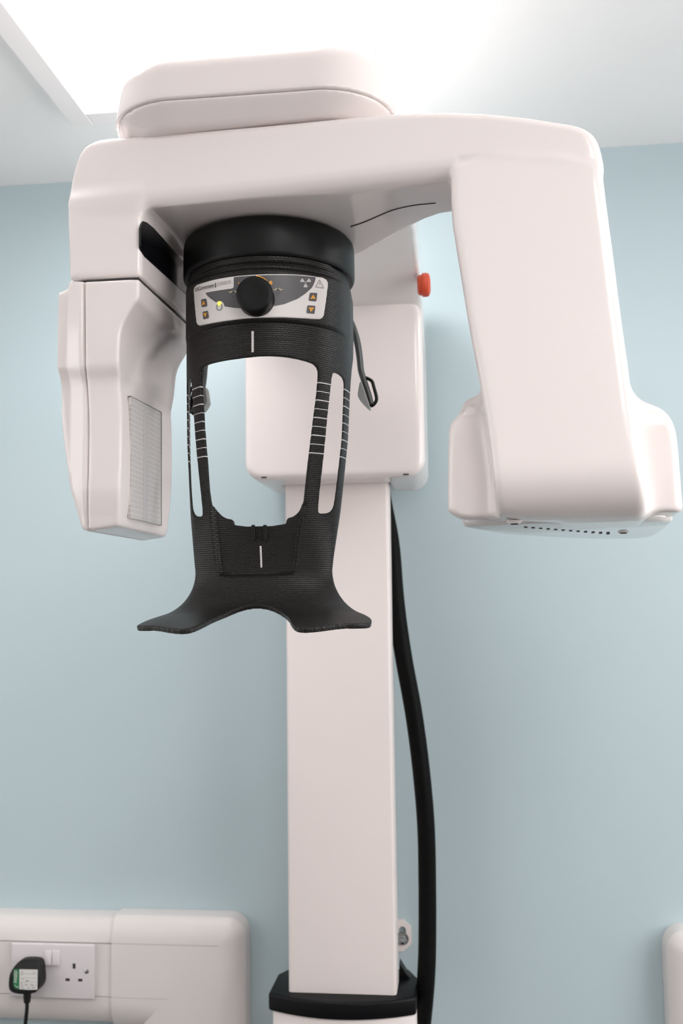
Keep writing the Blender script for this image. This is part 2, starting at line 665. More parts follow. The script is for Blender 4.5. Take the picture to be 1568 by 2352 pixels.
beam_px = [(149, 478), (150, 440), (157, 402), (170, 364), (179, 346), (194, 331), (222, 322), (270, 318), (450, 304), (650, 287), (780, 274), (900, 263), (1000, 258.5), (1100, 261), (1200, 270), (1290, 284),
           (1325, 290), (1352, 301), (1370, 320), (1381, 352), (1387, 388), (1384, 403), (1370, 405), (1200, 386), (1062, 374), (1052, 400), (1048, 452), (1030, 452), (1012, 440), (960, 431), (820, 434), (640, 447), (420, 469), (330, 477), (250, 484)]
plan_px = [(-.25, -.15), (.45, -.15), (.45, -.048), (.206, -.048), (.174, -.029), (.126, .019), (.092, .053), (.05, .09), (0, .104), (-.05, .09), (-.085, .055), (-.10, .045), (-.125, .034), (-.25, .034)]
dplan = poly_sdf(chaikin(plan_px, 1), up_, wp_)[:, :, None]
bf = front_poly(beam_px, WF + .007)
beam = rmax(bf + 0 * W, np.maximum(WF - W, -9) + 0 * U + 0 * Z, .009)
# softer, larger rounding along the lower front edge of the beam
zlow = 1.986 + 0 * U
under = rmax((1.986 - Z) + 0 * U + 0 * W, (WF - W) + 0 * U + 0 * Z, .019)
beam = np.maximum(beam, np.where((U > -.2) & (U < .25), under, -9.0))
beam = rmax(beam, dplan + 0 * Z, .006)

lleg = front_poly([(159, 474), (166, 455), (340, 440), (340, 638), (318, 639), (166, 644), (162, 641), (159.5, 560), (157.5, 500)], WF + .008, 0)
lin = (U + SHEAR * (W - WF) - GL(321, 560, WF)[0]) + 0 * Z
lplan = rmax(np.maximum(WF + .003 - W, W - .068) + 0 * U + 0 * Z, rmax(lleg + 0 * W, lin, .004), .006)
# stands off the tilted front a little towards its foot
rleg = front_poly([(1033, 340), (1380, 352), (1388, 440), (1406, 580), (1425, 740), (1441, 860), (1453, 960), (1466, 1060), (1480, 1130), (1488, 1180), (1480, 1206), (1300, 1206), (1146, 1192), (1137, 1170), (1136, 1110), (1124, 1010),
                    (1105, 893), (1079, 760), (1051, 590), (1036, 500)], WF + .004, 1)
tilt_w = WF + .0005 - .024 * np.clip((2.0 - Z) / .30, -.2, 1.2)
rfront = rmax((tilt_w - W) + 0 * U, (1.658 - Z) + 0 * U + 0 * W, .050)
rl = rmax(rleg + 0 * W, rfront, .008)
rl = np.maximum(rl, (W + .045) + 0 * U + 0 * Z)

tube_px = [(.195, -.125), (.205, -.09), (.226, -.03), (.248, .02), (.285, .08), (.315, .115), (.352, .148), (.405, .158), (.432, .12), (.440, 0), (.445, -.125)]
tplan = poly_sdf(chaikin(tube_px, 1), up_, wp_)[:, :, None]
wing_l = front_poly([(1150, 888), (1104, 892), (1078, 897), (1062, 903), (1053, 920), (1047, 940), (1043, 955), (1030, 975), (1028, 1000), (1024, 1165), (1028, 1180), (1150, 1240), (1150, 1000)], WF + .03, 1)
wing_r = front_poly([(1300, 820), (1441, 840), (1446, 870), (1462, 893), (1490, 912), (1520, 932), (1540, 955), (1552, 985), (1557, 1020), (1563, 1100), (1571, 1190), (1568, 1207), (1540, 1250), (1300, 1250), (1300, 1000)], WF + .03, 1)
wside = chaikin([(-.080, 1.85), (-.080, 1.785), (-.083, 1.774), (-.102, 1.764), (-.108, 1.752), (-.109, 1.73), (-.109, 1.6), (.2, 1.6), (.2, 1.85)], 2)
wfr = poly_sdf(wside, ww, z2)[None]
wings = smin(wing_l, wing_r, .004)
tube = rmax(wings + 0 * W, wfr + 0 * U, .008)
tube = rmax(tube, tplan + 0 * Z, .006)
tube = rmax(tube, (1.664 - Z) + 0 * U + 0 * W, .005)
arm = smin(beam, lplan, .014)
arm = smin(arm, rl, .003)
arm = smin(arm, tube, .016)
arm_obj = net_obj('rotating_arm', arm.astype(np.float32), gx, M['arm'], root, gw)
del beam, lplan, rl, tube, arm, rfront, under

# bottom cover of the tube head with vents, screws and print
ZB = 1.6585
cov = [(.212, -.096), (.218, -.056), (.246, .02), (.285, .07), (.314, .103), (.351, .138), (.400, .146), (.410, .11), (.412, 0), (.410, -.096)]
bm = bmesh.new()
bm_prism(bm, [gwp(u, wv, ZB) for u, wv in chaikin(cov, 2)], (0, 0, .012))
bm_obj('bottom_cover', bm, M['cover'], arm_obj, smooth=True, bevel=.0052, seg=3)
VZ = ZB
for i in range(12):
    f = i / 11
    P = Vector(atZ(1207 + f * (1396 - 1207), 1210.5 + f * (1225.5 - 1210.5), VZ))
    bm = bmesh.new()
    a, b = Vector(ud), Vector(wd)
    bm_prism(bm, [P - a * .0016 - b * .006, P + a * .0016 - b * .006, P + a * .0016 + b * .006, P - a * .0016 + b * .006], (0, 0, -.0005))
    bm_obj('vent_slot', bm, M['seam'], arm_obj)
for px, py in ((1181, 1201), (1431, 1222)):
    P = Vector(atZ(px, py, VZ))
    bm = bmesh.new()
    bm_lathe(bm, [(.0080, -.002), (.0050, .0008), (0, .0008)], P, (0, 0, -1), 24)
    s_ = bm_obj('screw_boss', bm, M['arm'], arm_obj, smooth=True)
    bm = bmesh.new()
    bm_lathe(bm, [(.0036, .001), (.0036, .0016), (0, .0016)], P, (0, 0, -1), 16)
    bm_obj('screw', bm, M['seam'], arm_obj)

# detector housing on the left
DW0, DW1 = -.135, .034
h = .0018
gx = grid(((-.19, -.06), (-.15, .06), (1.645, 1.93)), h)
U, W, Z = np.meshgrid(*gx, indexing='ij', sparse=True)
uu, zz = np.meshgrid(gx[0], gx[2], indexing='ij')
ww, z2 = np.meshgrid(gx[1], gx[2], indexing='ij')
def wfy(y):
    return WF + float(np.interp(y, [835, 880, 1118, 1215], [0, .010, .010, .022]))


hp = [GL(x, y, wfy(y)) for x, y in [(194, 648), (196, 646), (316, 640), (319.5, 643), (319.5, 672), (317, 687), (303, 705), (288, 730), (278, 752), (273, 780), (272, 840), (275, 880), (279, 920), (280, 1000), (278, 1100), (277, 1190), (275, 1206), (268, 1210), (240, 1215), (206, 1219), (204, 1205), (203, 1120), (204, 1000), (203, 930), (200, 880), (196, 840), (194.5, 760)]]
hf = poly_sdf(chaikin(hp, 1), (U + SHEAR * (W - WF) * np.clip((U + .185) / .03, 0, 1)) + 0 * Z, Z + 0 * U + 0 * W)
zA, zB = GL(240, 835, WF)[1], GL(240, 880, WF)[1]
zC, zD = GL(240, 1118, WF)[1], GL(240, 1212, WF)[1]
side_ = chaikin([(WF - .001, 1.95), (WF - .001, 1.92), (WF - .001, zA + .004), (WF + .001, zA - .004), (WF + .008, zB + .006), (WF + .010, zB - .006), (WF + .009, zC + .008), (WF + .010, zC - .006), (WF + .022, zD), (WF + .045, 1.55), (WF + .05, 1.2), (DW1, 1.2), (DW1, GL(240, 905, WF)[1]), (.047, GL(240, 790, WF)[1]), (.05, 1.925), (.05, 1.95), (.04, 1.955), (WF + .01, 1.955)], 2)
sd = poly_sdf(side_, ww, z2)[None]
Fh = rmax(hf + 0 * W, sd + 0 * U, .0035)
# bottom rises slightly towards the rear
det = net_obj('detector_housing', Fh.astype(np.float32), gx, M['arm'], arm_obj, gw)
sp = [GL(x, y, wfy(y) + (.020 if x < 180 else .010 if x < 191 else 0)) for x, y in [(192.5, 647), (192.5, 646), (172, 648), (166, 650), (160, 668), (140, 676), (133, 681), (131, 692), (133, 760), (139, 880), (149, 1000), (166, 1120), (183, 1200), (189, 1216), (195, 1220), (204.5, 1219), (202.5, 1205), (201.5, 1120), (202.5, 1000), (201.5, 930), (198.5, 880), (194.5, 840), (193, 760)]]
sf = poly_sdf(sp, uu, zz)[:, None, :]
us = GL(160, 700, WF)[0]
back = .012 * np.clip((us + .012 - U) / .02, 0, 1)
side2 = sd + 0 * U + back
Fs = rmax(sf + 0 * W, side2, .006)
net_obj('side_cover', Fs.astype(np.float32), gx, M['arm'], arm_obj, gw)

bm = bmesh.new()
zg0, zg1 = GL(240, 650, WF)[1], GL(240, 636, WF)[1]
bm_prism(bm, [gwp(a_, b_, zg0) for a_, b_ in ((-.164, WF + .007), (-.099, WF + .007), (-.110, .030), (-.164, .030))], (0, 0, zg1 - zg0))
bm_obj('joint_shade', bm, M['seam'], arm_obj)  # dark filler strip stands in for the shade inside the joint

# grille window label on the detector's inner face
ub_, zb_ = GL(277, 1185, wfy(1185))
ut_, zt_ = GL(280, 1000, wfy(1000))
KT = .5 * ((ut_ + SHEAR * wfy(1000)) - (ub_ + SHEAR * wfy(1185))) / (zt_ - zb_)
UI = ub_ + SHEAR * (wfy(1185) - WF) + KT * (1.745 - zb_) + .0016


def on_face(px, py, lift=0.0):
    """point of the tapering inner face under a pixel, lifted off it towards the head support"""
    nv = ud + SHEAR * wd - KT * np.array([0, 0, 1.0])
    d = ray(px, py)
    c0 = UI + lift + SHEAR * WF - KT * 1.745
    t = (c0 - ((npc - AX0) @ nv)) / (d @ nv)
    return Vector(npc + t * d)


def uquad(name, quad, lift, m, par):
    b_ = bmesh.new()
    bm_prism(b_, [on_face(x, y, lift) for x, y in quad], Vector(ud) * -.0030)
    return bm_obj(name, b_, m, par)


gm = bpy.data.materials.new('printed_ruler_grid')
gm.use_nodes = True
nt = gm.node_tree
bs = nt.nodes['Principled BSDF']
bs.inputs['Roughness'].default_value = 0.3
uvn = nt.nodes.new('ShaderNodeUVMap')
br = nt.nodes.new('ShaderNodeTexBrick')
br.offset = 0.0
br.inputs['Color1'].default_value = (.56, .53, .52, 1)
br.inputs['Color2'].default_value = (.53, .50, .49, 1)
br.inputs['Mortar'].default_value = (.72, .68, .665, 1)
br.inputs['Scale'].default_value = 1.0
br.inputs['Mortar Size'].default_value = 0.09
br.inputs['Brick Width'].default_value = 0.55
br.inputs['Row Height'].default_value = 1.0
nt.links.new(uvn.outputs['UV'], br.inputs['Vector'])
nt.links.new(br.outputs['Color'], bs.inputs['Base Color'])
for quad in ([(301, 911.5), (329, 926.5), (328.5, 1196), (300, 1189.5)], [(338, 931.5), (369.5, 948), (369.5, 1205.5), (338, 1198)]):
    o = uquad('ruler_grid', quad, .0008, gm, det)
    uvl = o.data.uv_layers.new(name='UVMap')
    P0, P1, P3 = (np.array(on_face(*quad[k], .0008)) for k in (0, 1, 3))
    off = np.array(origin(det))
    ea, eb = P1 - P0, P3 - P0
    for lp in o.data.loops:
        q_ = np.array(o.data.vertices[lp.vertex_index].co) + off - P0
        uvl.data[lp.index].uv = (q_ @ np.array([wd @ wd * 0 + wd[0], wd[1], 0]) / (ea @ np.array([wd[0], wd[1], 0])) * 5, q_[2] / eb[2] * 24)
uquad('ruler_strip', [(329.3, 926.6), (337.6, 931.3), (337.6, 1198), (328.8, 1196.2)], .0006, M['labelgrey'], det)
uquad('plate_edge', [(300, 909), (371.5, 946.5), (371.5, 949), (300, 911.5)], .0006, M['grille_edge'], det)
uquad('plate_edge', [(369.7, 947), (371.5, 948), (371.5, 1207), (369.7, 1206)], .0006, M['grille_edge'], det)
zb_ = GL(240, 1215, wfy(1215))[1] - .0004
bm = bmesh.new()
bm_tube(bm, [gwp(*GZ(x, y, zb_), zb_) for x, y in ((207, 1219.5), (245, 1226), (285, 1233), (318, 1238.5))], .0005, seg=6, upv=(0, 0, 1))
bm_obj('bottom_seam', bm, M['seam'], det)

def gws(u, wv, z):
    return gwp(u - SHEAR * (wv - WF), wv, z)


# smoked strip on the inner face of the left leg
US = GL(321, 560, WF)[0]
stp = [GU(x, y, US) for x, y in [(327, 508), (322, 522), (320.5, 545), (322, 565), (327, 583), (331, 590), (460, 707), (460, 612), (400, 564), (336, 511)]]
bm = bmesh.new()
bm_prism(bm, [gws(US - .0015, min(max(a, WF + .0015), .066), z) for a, z in stp], Vector(ud) * .0022)
bm_obj('sensor_strip', bm, M['smoked'], arm_obj, label='black smoked strip')

# seam of the beam's lower panel
pts = [gwp(*GZ(x, y, 1.9855), 1.9857) for x, y in [(805, 521), (835, 511), (870, 496), (905, 482), (950, 472), (1000, 467)]]
bm = bmesh.new()
bm_tube(bm, smooth_path(pts, 6), .0006, seg=6, upv=(0, 0, 1))
bm_obj('panel_seam', bm, M['seam'], arm_obj)

# ================================================================== BLACK HEAD SUPPORT
ZF = 1.622
ztab = np.array([1.50, 1.616, 1.6345, 1.684, 1.762, 1.841, 1.863, 2.2])
atab = np.array([.0715, .0715, .0735, .0803, .0874, .0905, .091, .091])
ctab = np.array([-.730, -.730, -.730, -.718, -.701, -.690, -.688, -.688])
btab = np.array([.021, .021, .023, .046, .073, .0895, .091, .091])
zs = np.linspace(1.5, 2.2, 701)
ker = np.hanning(41)
ker /= ker.sum()


def smt(tab):
    y = np.interp(zs, ztab, tab)
    return np.convolve(np.pad(y, 20, mode='edge'), ker, 'valid')


A_s, C_s, B_s = smt(atab), smt(ctab), smt(btab)
RHO, PMAX = .045, rad(75)


def S(th, t, off=0.0):
    """surface of the support: th angle from straight ahead (+ right), t height parameter, off outward offset"""
    th, t, off = np.broadcast_arrays(np.asarray(th, float), np.asarray(t, float), np.asarray(off, float))
    z = np.maximum(t, ZF)
    a, b, c = np.interp(z, zs, A_s), np.interp(z, zs, B_s), np.interp(z, zs, C_s)
    s_, co = np.sin(th), np.cos(th)
    lim = np.clip(th, -np.pi / 2, np.pi / 2)
    rest = np.abs(th - lim)
    b2 = np.where(rest > 0, 0, b)
    x = AX + a * np.sin(lim)
    y = c - b * np.cos(lim) + rest * a
    nx, ny = np.sin(lim) / a, -np.cos(lim) / b
    nn = np.hypot(nx, ny)
    nx, ny = nx / nn, ny / nn
    tau = np.maximum(ZF - t, 0)
    p = np.minimum(tau / RHO, PMAX)
    ex = np.maximum(tau - RHO * PMAX, 0)
    out = RHO * (1 - np.cos(p)) + ex * np.sin(PMAX)
    dn = RHO * np.sin(p) + ex * np.cos(PMAX)
    # offset is along the true normal: outward tips upward on the flare
    ox = out + off * np.cos(p)
    zz_ = z - dn + off * np.sin(p) * np.where(tau > 0, 1, 0)
    return np.stack([x + nx * ox, y + ny * ox, zz_], -1)


_th = np.radians(np.linspace(-104, 104, 261))
_t = np.linspace(1.50, 2.0, 401)
_P = S(_th[:, None], _t[None, :])
_d = _P - npc
_zc = _d @ npf
_px, _py = 784 + F_PX * (_d @ npr) / _zc, 1176 - F_PX * (_d @ npu) / _zc


def inv(px, py, off=0.0):
    """angle and height of the support's visible surface at a pixel"""
    cost = (_px - px) ** 2 + (_py - py) ** 2 + 4e4 * (_zc - _zc.min())** 2 * .02
    i, j = np.unravel_index(np.argmin(cost), cost.shape)
    q = np.array([_th[i], _t[j]])
    for _ in range(12):
        f0 = np.array(proj(S(q[0], q[1], off))) - (px, py)
        J = np.zeros((2, 2))
        for k, e in enumerate((1e-4, 1e-5)):
            d = q.copy()
            d[k] += e
            J[:, k] = (np.array(proj(S(d[0], d[1], off))) - (px, py) - f0) / e
        J = J.T @ J + np.diag([1.0, 1.0]) * 1e-3, J.T @ f0
        st = np.linalg.solve(*J)
        q = q - np.clip(st, -.05, .05)
        q[0] = np.clip(q[0], -1.8, 1.8)
    return q


K = .085       # arc scale


def ipoly(pts, off=0.0):
    return np.array([(lambda q: (q[0] * K, q[1]))(inv(x, y, off)) for x, y in pts])


win_px = [(457, 860), (459.5, 847), (468.5, 839), (495.7, 831), (559, 821.5), (605, 816.5), (664, 820), (716.8, 832.5), (729, 841), (733.5, 853), (732, 880), (728.4, 915.7), (720.5, 970), (711, 1043), (703, 1107), (697, 1162), (687, 1177), (672, 1186.5), (660, 1188), (655.5, 1206),
          (532.5, 1209), (527.5, 1191.5), (511.6, 1190), (495.7, 1182), (484, 1168), (476.5, 1123), (470.8, 1043), (462.8, 947.5), (459.6, 884)]
slot_r = [(763.5, 858), (770, 856), (782.7, 863), (790.6, 873), (791.6, 890), (786.5, 1011), (779.5, 1075), (771.5, 1139), (766.7, 1167.6), (757, 1178), (735, 1180), (731, 1175.5), (731.6, 1155), (742.8, 1059), (750.8, 973), (758.7, 903)]
win = ipoly(win_px)
sl_r = ipoly(slot_r)
sl_l = sl_r * (-1, 1)
low_px = [(585, 1390), (620, 1393), (650, 1405), (666, 1415), (675, 1428), (684, 1440), (697, 1443), (720, 1441), (760, 1432), (800, 1430), (820, 1434), (826, 1430)]
low_r = ipoly(low_px)
low_pl = [(585, 1390), (550, 1395), (520, 1406), (490, 1421), (465, 1435), (445, 1443), (420, 1446), (390, 1443), (340, 1437), (315, 1438), (307, 1436)]
low_l = ipoly(low_pl)

# the lower edge of the bib, measured on both sides and averaged so that it is symmetric
tip = [(.118, 1.548), (.124, 1.572), (.128, 1.594), (.130, 1.612), (.131, 1.632)]
right = [(0.0, 1.5825), (.017, 1.579), (.0305, 1.5685), (.0375, 1.550), (.0405, 1.529), (.044, 1.514), (.050, 1.5095), (.062, 1.512), (.085, 1.523), (.097, 1.5215), (.1045, 1.522), (.109, 1.5285)] + tip
outline = [(-a, b) for a, b in right[1:][::-1]] + right
outline = [(.131, 1.69), (.131, 1.80), (.133, 1.835), (.154, 1.865), (.154, 1.945), (-.154, 1.945), (-.154, 1.865), (-.133, 1.835), (-.131, 1.80), (-.131, 1.69)] + outline
outline = chaikin(outline, 1)
# windows
hx = (1.2e-3, 1.2e-3, .8e-3)
sx = np.arange(-.165, .1651, hx[0])
tx = np.arange(1.495, 1.955, hx[1])
rx_ = np.arange(-.0175, .0105, hx[2])
SS, TT = np.meshgrid(sx, tx, indexing='ij')
d2 = poly_sdf(outline, SS, TT)
for wpoly in (win, sl_r, sl_l):
    d2 = np.maximum(d2, -poly_sdf(chaikin(wpoly, 1), SS, TT))


def tat(y, x=583):
    return inv(x, y)[1]


def sstep(a, b, v):
    u_ = np.clip((v - a) / (b - a), 0, 1)
    return u_ * u_ * (3 - 2 * u_)


T_PT, T_PB = tat(626), tat(734)
poc = ipoly([(481, 1166), (487, 1230), (497, 1316), (503, 1326), (590, 1326), (672, 1322), (681, 1312), (690, 1230), (699, 1160)])
poc = np.array([(-abs(poc[0][0]), 1.70), poc[1], poc[2], poc[3], poc[4], poc[5], poc[6], poc[7], (abs(poc[0][0]), 1.70)])
dpoc = poly_sdf(chaikin(poc, 1), SS, TT)
offs = -.0065 * sstep(.0005, -.005, dpoc) * sstep(1.70, 1.69, TT)
# raised bed under the control panel, with a recess above and an undercut below
bed = sstep(.118, .075, np.abs(SS)) * sstep(T_PB - .0045, T_PB - .0005, TT) * sstep(T_PT + .006, T_PT + .001, TT)
offs = offs + .0042 * bed
offs = offs - .0035 * sstep(.105, .06, np.abs(SS)) * sstep(T_PT + .001, T_PT + .006, TT) * sstep(T_PT + .013, T_PT + .009, TT)
offs = offs - .0005 * np.exp(-((TT - tat(783)) / .0007) ** 2) * (np.abs(SS) < .08)
thick = .0042 - .0024 * sstep(.066, .082, np.abs(SS)) * sstep(1.675, 1.69, TT) * sstep(1.85, 1.835, TT) + .0012 * sstep(1.62, 1.56, TT)
R3 = rx_[None, None, :]
rad_d = np.maximum(R3 - offs[:, :, None], (offs - thick)[:, :, None] - R3)
Ff = rmax(d2[:, :, None] + 0 * R3, rad_d, .0009)
Vp, Qp = nets(Ff.astype(np.float32), [sx, tx, rx_])
me = mesh_np('head_support', S(Vp[:, 0] / K, Vp[:, 1], Vp[:, 2]), Qp)
uvl = me.uv_layers.new(name='UVMap')
li = np.zeros(len(me.loops), np.int32)
me.loops.foreach_get('vertex_index', li)
uvl.data.foreach_set('uv', np.ascontiguousarray(Vp[li][:, :2] * 10, dtype=np.float32).ravel())

# material of the support: black moulding with a fine tread and white printed scale
m = bpy.data.materials.new('black_textured_moulding_with_scale')
m.use_nodes = True
nt = m.node_tree
bs = nt.nodes['Principled BSDF']
bs.inputs['Roughness'].default_value = 0.42
uvn = nt.nodes.new('ShaderNodeUVMap')
sep = nt.nodes.new('ShaderNodeSeparateXYZ')
nt.links.new(uvn.outputs['UV'], sep.inputs[0])


def mth(op, a, b=None, c=None):
    n_ = nt.nodes.new('ShaderNodeMath')
    n_.operation = op
    for k, v in enumerate((a, b, c)):
        if v is None:
            continue
        if isinstance(v, (int, float)):
            n_.inputs[k].default_value = float(v)
        else:
            nt.links.new(v, n_.inputs[k])
    return n_.outputs[0]


s_n, t_n = sep.outputs[0], sep.outputs[1]
as_n = mth('ABSOLUTE', s_n)
b_top = inv(745, 880.5)[1] * 10
b_bot = inv(727, 1041)[1] * 10
stp_ = (b_top - b_bot) / 8
x_ = mth('DIVIDE', mth('SUBTRACT', t_n, b_bot), stp_)
fr = mth('ABSOLUTE', mth('SUBTRACT', x_, mth('ROUND', x_)))
odd = mth('ABSOLUTE', mth('SUBTRACT', mth('DIVIDE', mth('ROUND', x_), 2), mth('ROUND', mth('DIVIDE', mth('ROUND', x_), 2))))
hw = mth('SUBTRACT', .0058 / stp_, mth('MULTIPLY', odd, .0035 / stp_))
band = mth('MULTIPLY', mth('LESS_THAN', fr, hw), mth('MULTIPLY', mth('GREATER_THAN', x_, -.5), mth('LESS_THAN', x_, 8.5)))
band = mth('MULTIPLY', band, mth('GREATER_THAN', as_n, .40))


def line_mask(x, y0, y1):
    q0, q1 = inv(x, y0), inv(x, y1)
    s0 = (q0[0] + q1[0]) / 2 * K * 10
    a_ = mth('LESS_THAN', mth('ABSOLUTE', mth('SUBTRACT', s_n, s0)), .0115)
    return mth('MULTIPLY', a_, mth('MULTIPLY', mth('LESS_THAN', t_n, q0[1] * 10), mth('GREATER_THAN', t_n, q1[1] * 10)))


mask = mth('MAXIMUM', band, mth('MAXIMUM', line_mask(580, 760.5, 809), line_mask(596.3, 1253, 1303)))
mix = nt.nodes.new('ShaderNodeMix')
mix.data_type = 'RGBA'
mix.inputs[6].default_value = (.0100, .0086, .0082, 1)
bs.inputs['Specular IOR Level'].default_value = .36
mix.inputs[7].default_value = (.72, .69, .68, 1)
nt.links.new(mask, mix.inputs[0])
nt.links.new(mix.outputs[2], bs.inputs['Base Color'])
vor = nt.nodes.new('ShaderNodeTexBrick')
vor.inputs['Scale'].default_value = 1
vor.inputs['Brick Width'].default_value = .040
vor.inputs['Row Height'].default_value = .022
vor.inputs['Mortar Size'].default_value = .004
vor.inputs['Mortar Smooth'].default_value = 1.0
vor.inputs['Color1'].default_value = (1, 1, 1, 1)
vor.inputs['Color2'].default_value = (1, 1, 1, 1)
vor.inputs['Mortar'].default_value = (0, 0, 0, 1)
nt.links.new(uvn.outputs['UV'], vor.inputs['Vector'])
bmp = nt.nodes.new('ShaderNodeBump')
bmp.inputs['Strength'].default_value = .9
bmp.inputs['Distance'].default_value = .0004
nt.links.new(vor.outputs['Color'], bmp.inputs['Height'])
nt.links.new(bmp.outputs['Normal'], bs.inputs['Normal'])
head = link_mesh('head_support', me, m, root, True, 'black moulded head support with white scale lines')

# two small ribs at the top of the chin pocket
for px in (578.8, 606.5):
    q0, q1 = inv(px, 1207), inv(px + .6, 1244)
    th_ = (q0[0] + q1[0]) / 2
    bm = bmesh.new()
    path = [S(th_, q0[1] + .001 - (q0[1] - q1[1]) * k / 8, -.0056) for k in range(9)]
    bm_tube(bm, path, lambda f: .0019 * (1 if f < .95 else .6), .0020, seg=12, upv=(0, -1, 0))
    bm_obj('chin_rib', bm, M['black'], head, smooth=True)

# rotating-axis drum above the support
zt = 1.9865
zb = float(atY(640, 579, -.785)[2])
bm = bmesh.new()
RR = .0948
bm_lathe(bm, [(.0, zt), (RR - .006, zt), (RR - .0035, zt - .001), (RR - .001, zt - .004), (RR, zt - .009), (RR, zb + .004), (RR - .0006, zb + .0015), (RR - .002, zb), (RR - .0065, zb - .0005), (RR - .0075, zb - .002), (RR - .009, zb - .012), (0, zb - .012)], (AX, AY, 0), (0, 0, 1), 128)
bm_obj('drum', bm, M['black'], root, smooth=True, label='plain black drum above the control panel')

# ---- temple clamps hanging inside the support
def temple(path, wdt, loop, pad, yv, padn):
    bm = bmesh.new()
    pts = smooth_path([atY(x, y, yv) for x, y in path], 8)
    bm_tube(bm, pts, lambda f: wdt * (1 - .25 * f), .0075, seg=14)
    t_ = bm_obj('temple_arm', bm, M['strap'], root, smooth=True)
    bm = bmesh.new()
    pts = [atY(x, y, yv) for x, y in chaikin(loop, 2)]
    bm_tube(bm, pts, .0019, .0028, seg=10, closed=True)
    bm_obj('temple_loop', bm, M['black'], t_, smooth=True)
    bm = bmesh.new()
    bm_prism(bm, [atY(x, y, yv - .009) for x, y in chaikin(pad, 2)], (0, .018, 0))
    bm_obj('temple_pad', bm, M['padgrey'], t_, smooth=True, bevel=.0012, seg=2, label='grey clear pad')
    return t_


temple([(800, 730), (812, 758), (821, 790), (826, 825), (829, 852), (837, 878), (846, 905), (853, 930)], .0042,
       [(834, 869), (838, 867), (848, 871), (855, 876), (858, 888), (865, 912), (864, 922), (857, 931), (851, 933), (847, 916), (840, 890)],
       [(826, 874), (822, 898), (820.5, 908), (824, 915), (846, 938), (850, 934), (840, 905), (832, 880)], -.640, 1)
temple([(470, 820), (467, 845), (466, 862), (464, 882), (460, 905), (452, 925), (446, 948)], .0050,
       [(443, 889), (438, 894), (434, 905), (434.5, 925), (434, 936), (437, 944), (446, 952), (447, 948), (440, 940), (440, 920), (445, 900)],
       [(460, 888), (468, 884), (471.5, 892), (474, 912), (475.5, 921), (472, 929), (463, 942), (458, 938), (458, 905)], -.640, -1)

# ================================================================== CONTROL PANEL
PO = .0042
pan_px = [(445.7, 667.7), (447.4, 660), (452.8, 654.7), (473.4, 647.7), (506, 640), (534, 635.7), (571, 632), (600, 630.4), (640, 629.7), (690, 631.5), (725.4, 635.5), (741, 638), (749.6, 643.6), (752.7, 651.5), (748, 690), (743, 724),
          (740, 730), (733.9, 733.9), (713, 733), (677, 731), (628.5, 729.7), (600, 730), (571, 731.3), (527.6, 736.6), (495, 741.5), (468, 747), (459.3, 748.5), (453.9, 745.8), (451.7, 740), (448, 700)]


def decal_bm(polys, off, step=.004):
    """flat print: polygons given in (arc, height), laid on the curved surface"""
    bm = bmesh.new()
    for P in polys:
        vs_ = [bm.verts.new((a, b, 0)) for a, b in P]
        bm.faces.new(vs_)
    bmesh.ops.triangulate(bm, faces=bm.faces)
    lo = min(v.co.x for v in bm.verts)
    hi = max(v.co.x for v in bm.verts)
    k = lo + step
    while k < hi:
        bmesh.ops.bisect_plane(bm, geom=bm.verts[:] + bm.edges[:] + bm.faces[:], plane_co=(k, 0, 0), plane_no=(1, 0, 0))
        k += step
    for v in bm.verts:
        v.co = Vector(S(v.co.x / K, v.co.y, off))
    return bm


def decal(name, polys, off, m_, par, label=None):
    return bm_obj(name, decal_bm(polys, off), m_, par, smooth=False, label=label)


pan = ipoly(pan_px, PO)
ps = np.arange(-.115, .11, .0012)
pt_ = np.arange(pan[:, 1].min() - .004, pan[:, 1].max() + .004, .0012)
pr_ = np.arange(PO - .003, PO + .004, .0006)
S2, T2 = np.meshgrid(ps, pt_, indexing='ij')
dp = poly_sdf(pan, S2, T2)
R3 = pr_[None, None, :]
Fp = rmax(dp[:, :, None] + 0 * R3, np.abs(R3 - PO) - .0012 + 0 * dp[:, :, None], .0008)
Vp, Qp = nets(Fp.astype(np.float32), [ps, pt_, pr_])
me = mesh_np('control_panel', S(Vp[:, 0] / K, Vp[:, 1], Vp[:, 2]), Qp)
panel = link_mesh('control_panel', me, M['panelwhite'], root, True, 'white curved control panel with grey window')
O1 = PO + .0012
gray_px = [(472, 673), (506, 666.6), (530, 663.3), (535, 662), (536.8, 659), (536.8, 637), (560, 634.5), (600, 632.4), (640, 631.8), (690, 633.4), (724.8, 637), (723, 645.4), (719.5, 654), (715.7, 661), (701, 674.5), (683, 686.6), (652.7, 698.8), (614, 706.6), (585, 709.5), (557, 709), (536, 707), (515.7, 703.7),
           (514.6, 699), (512, 694.5), (508, 692), (503, 691.3), (499, 693), (496.5, 695), (484, 686), (477, 680)]
decal('grey_window', [ipoly(gray_px, O1)], O1 + .0003, M['graywin'], panel)


def c3(x, y):
    return (430 + x / 9.2235, 620 + y / 9.2235)


def c4(x, y):
    return (580 + x / 8.2526, 620 + y / 8.2526)


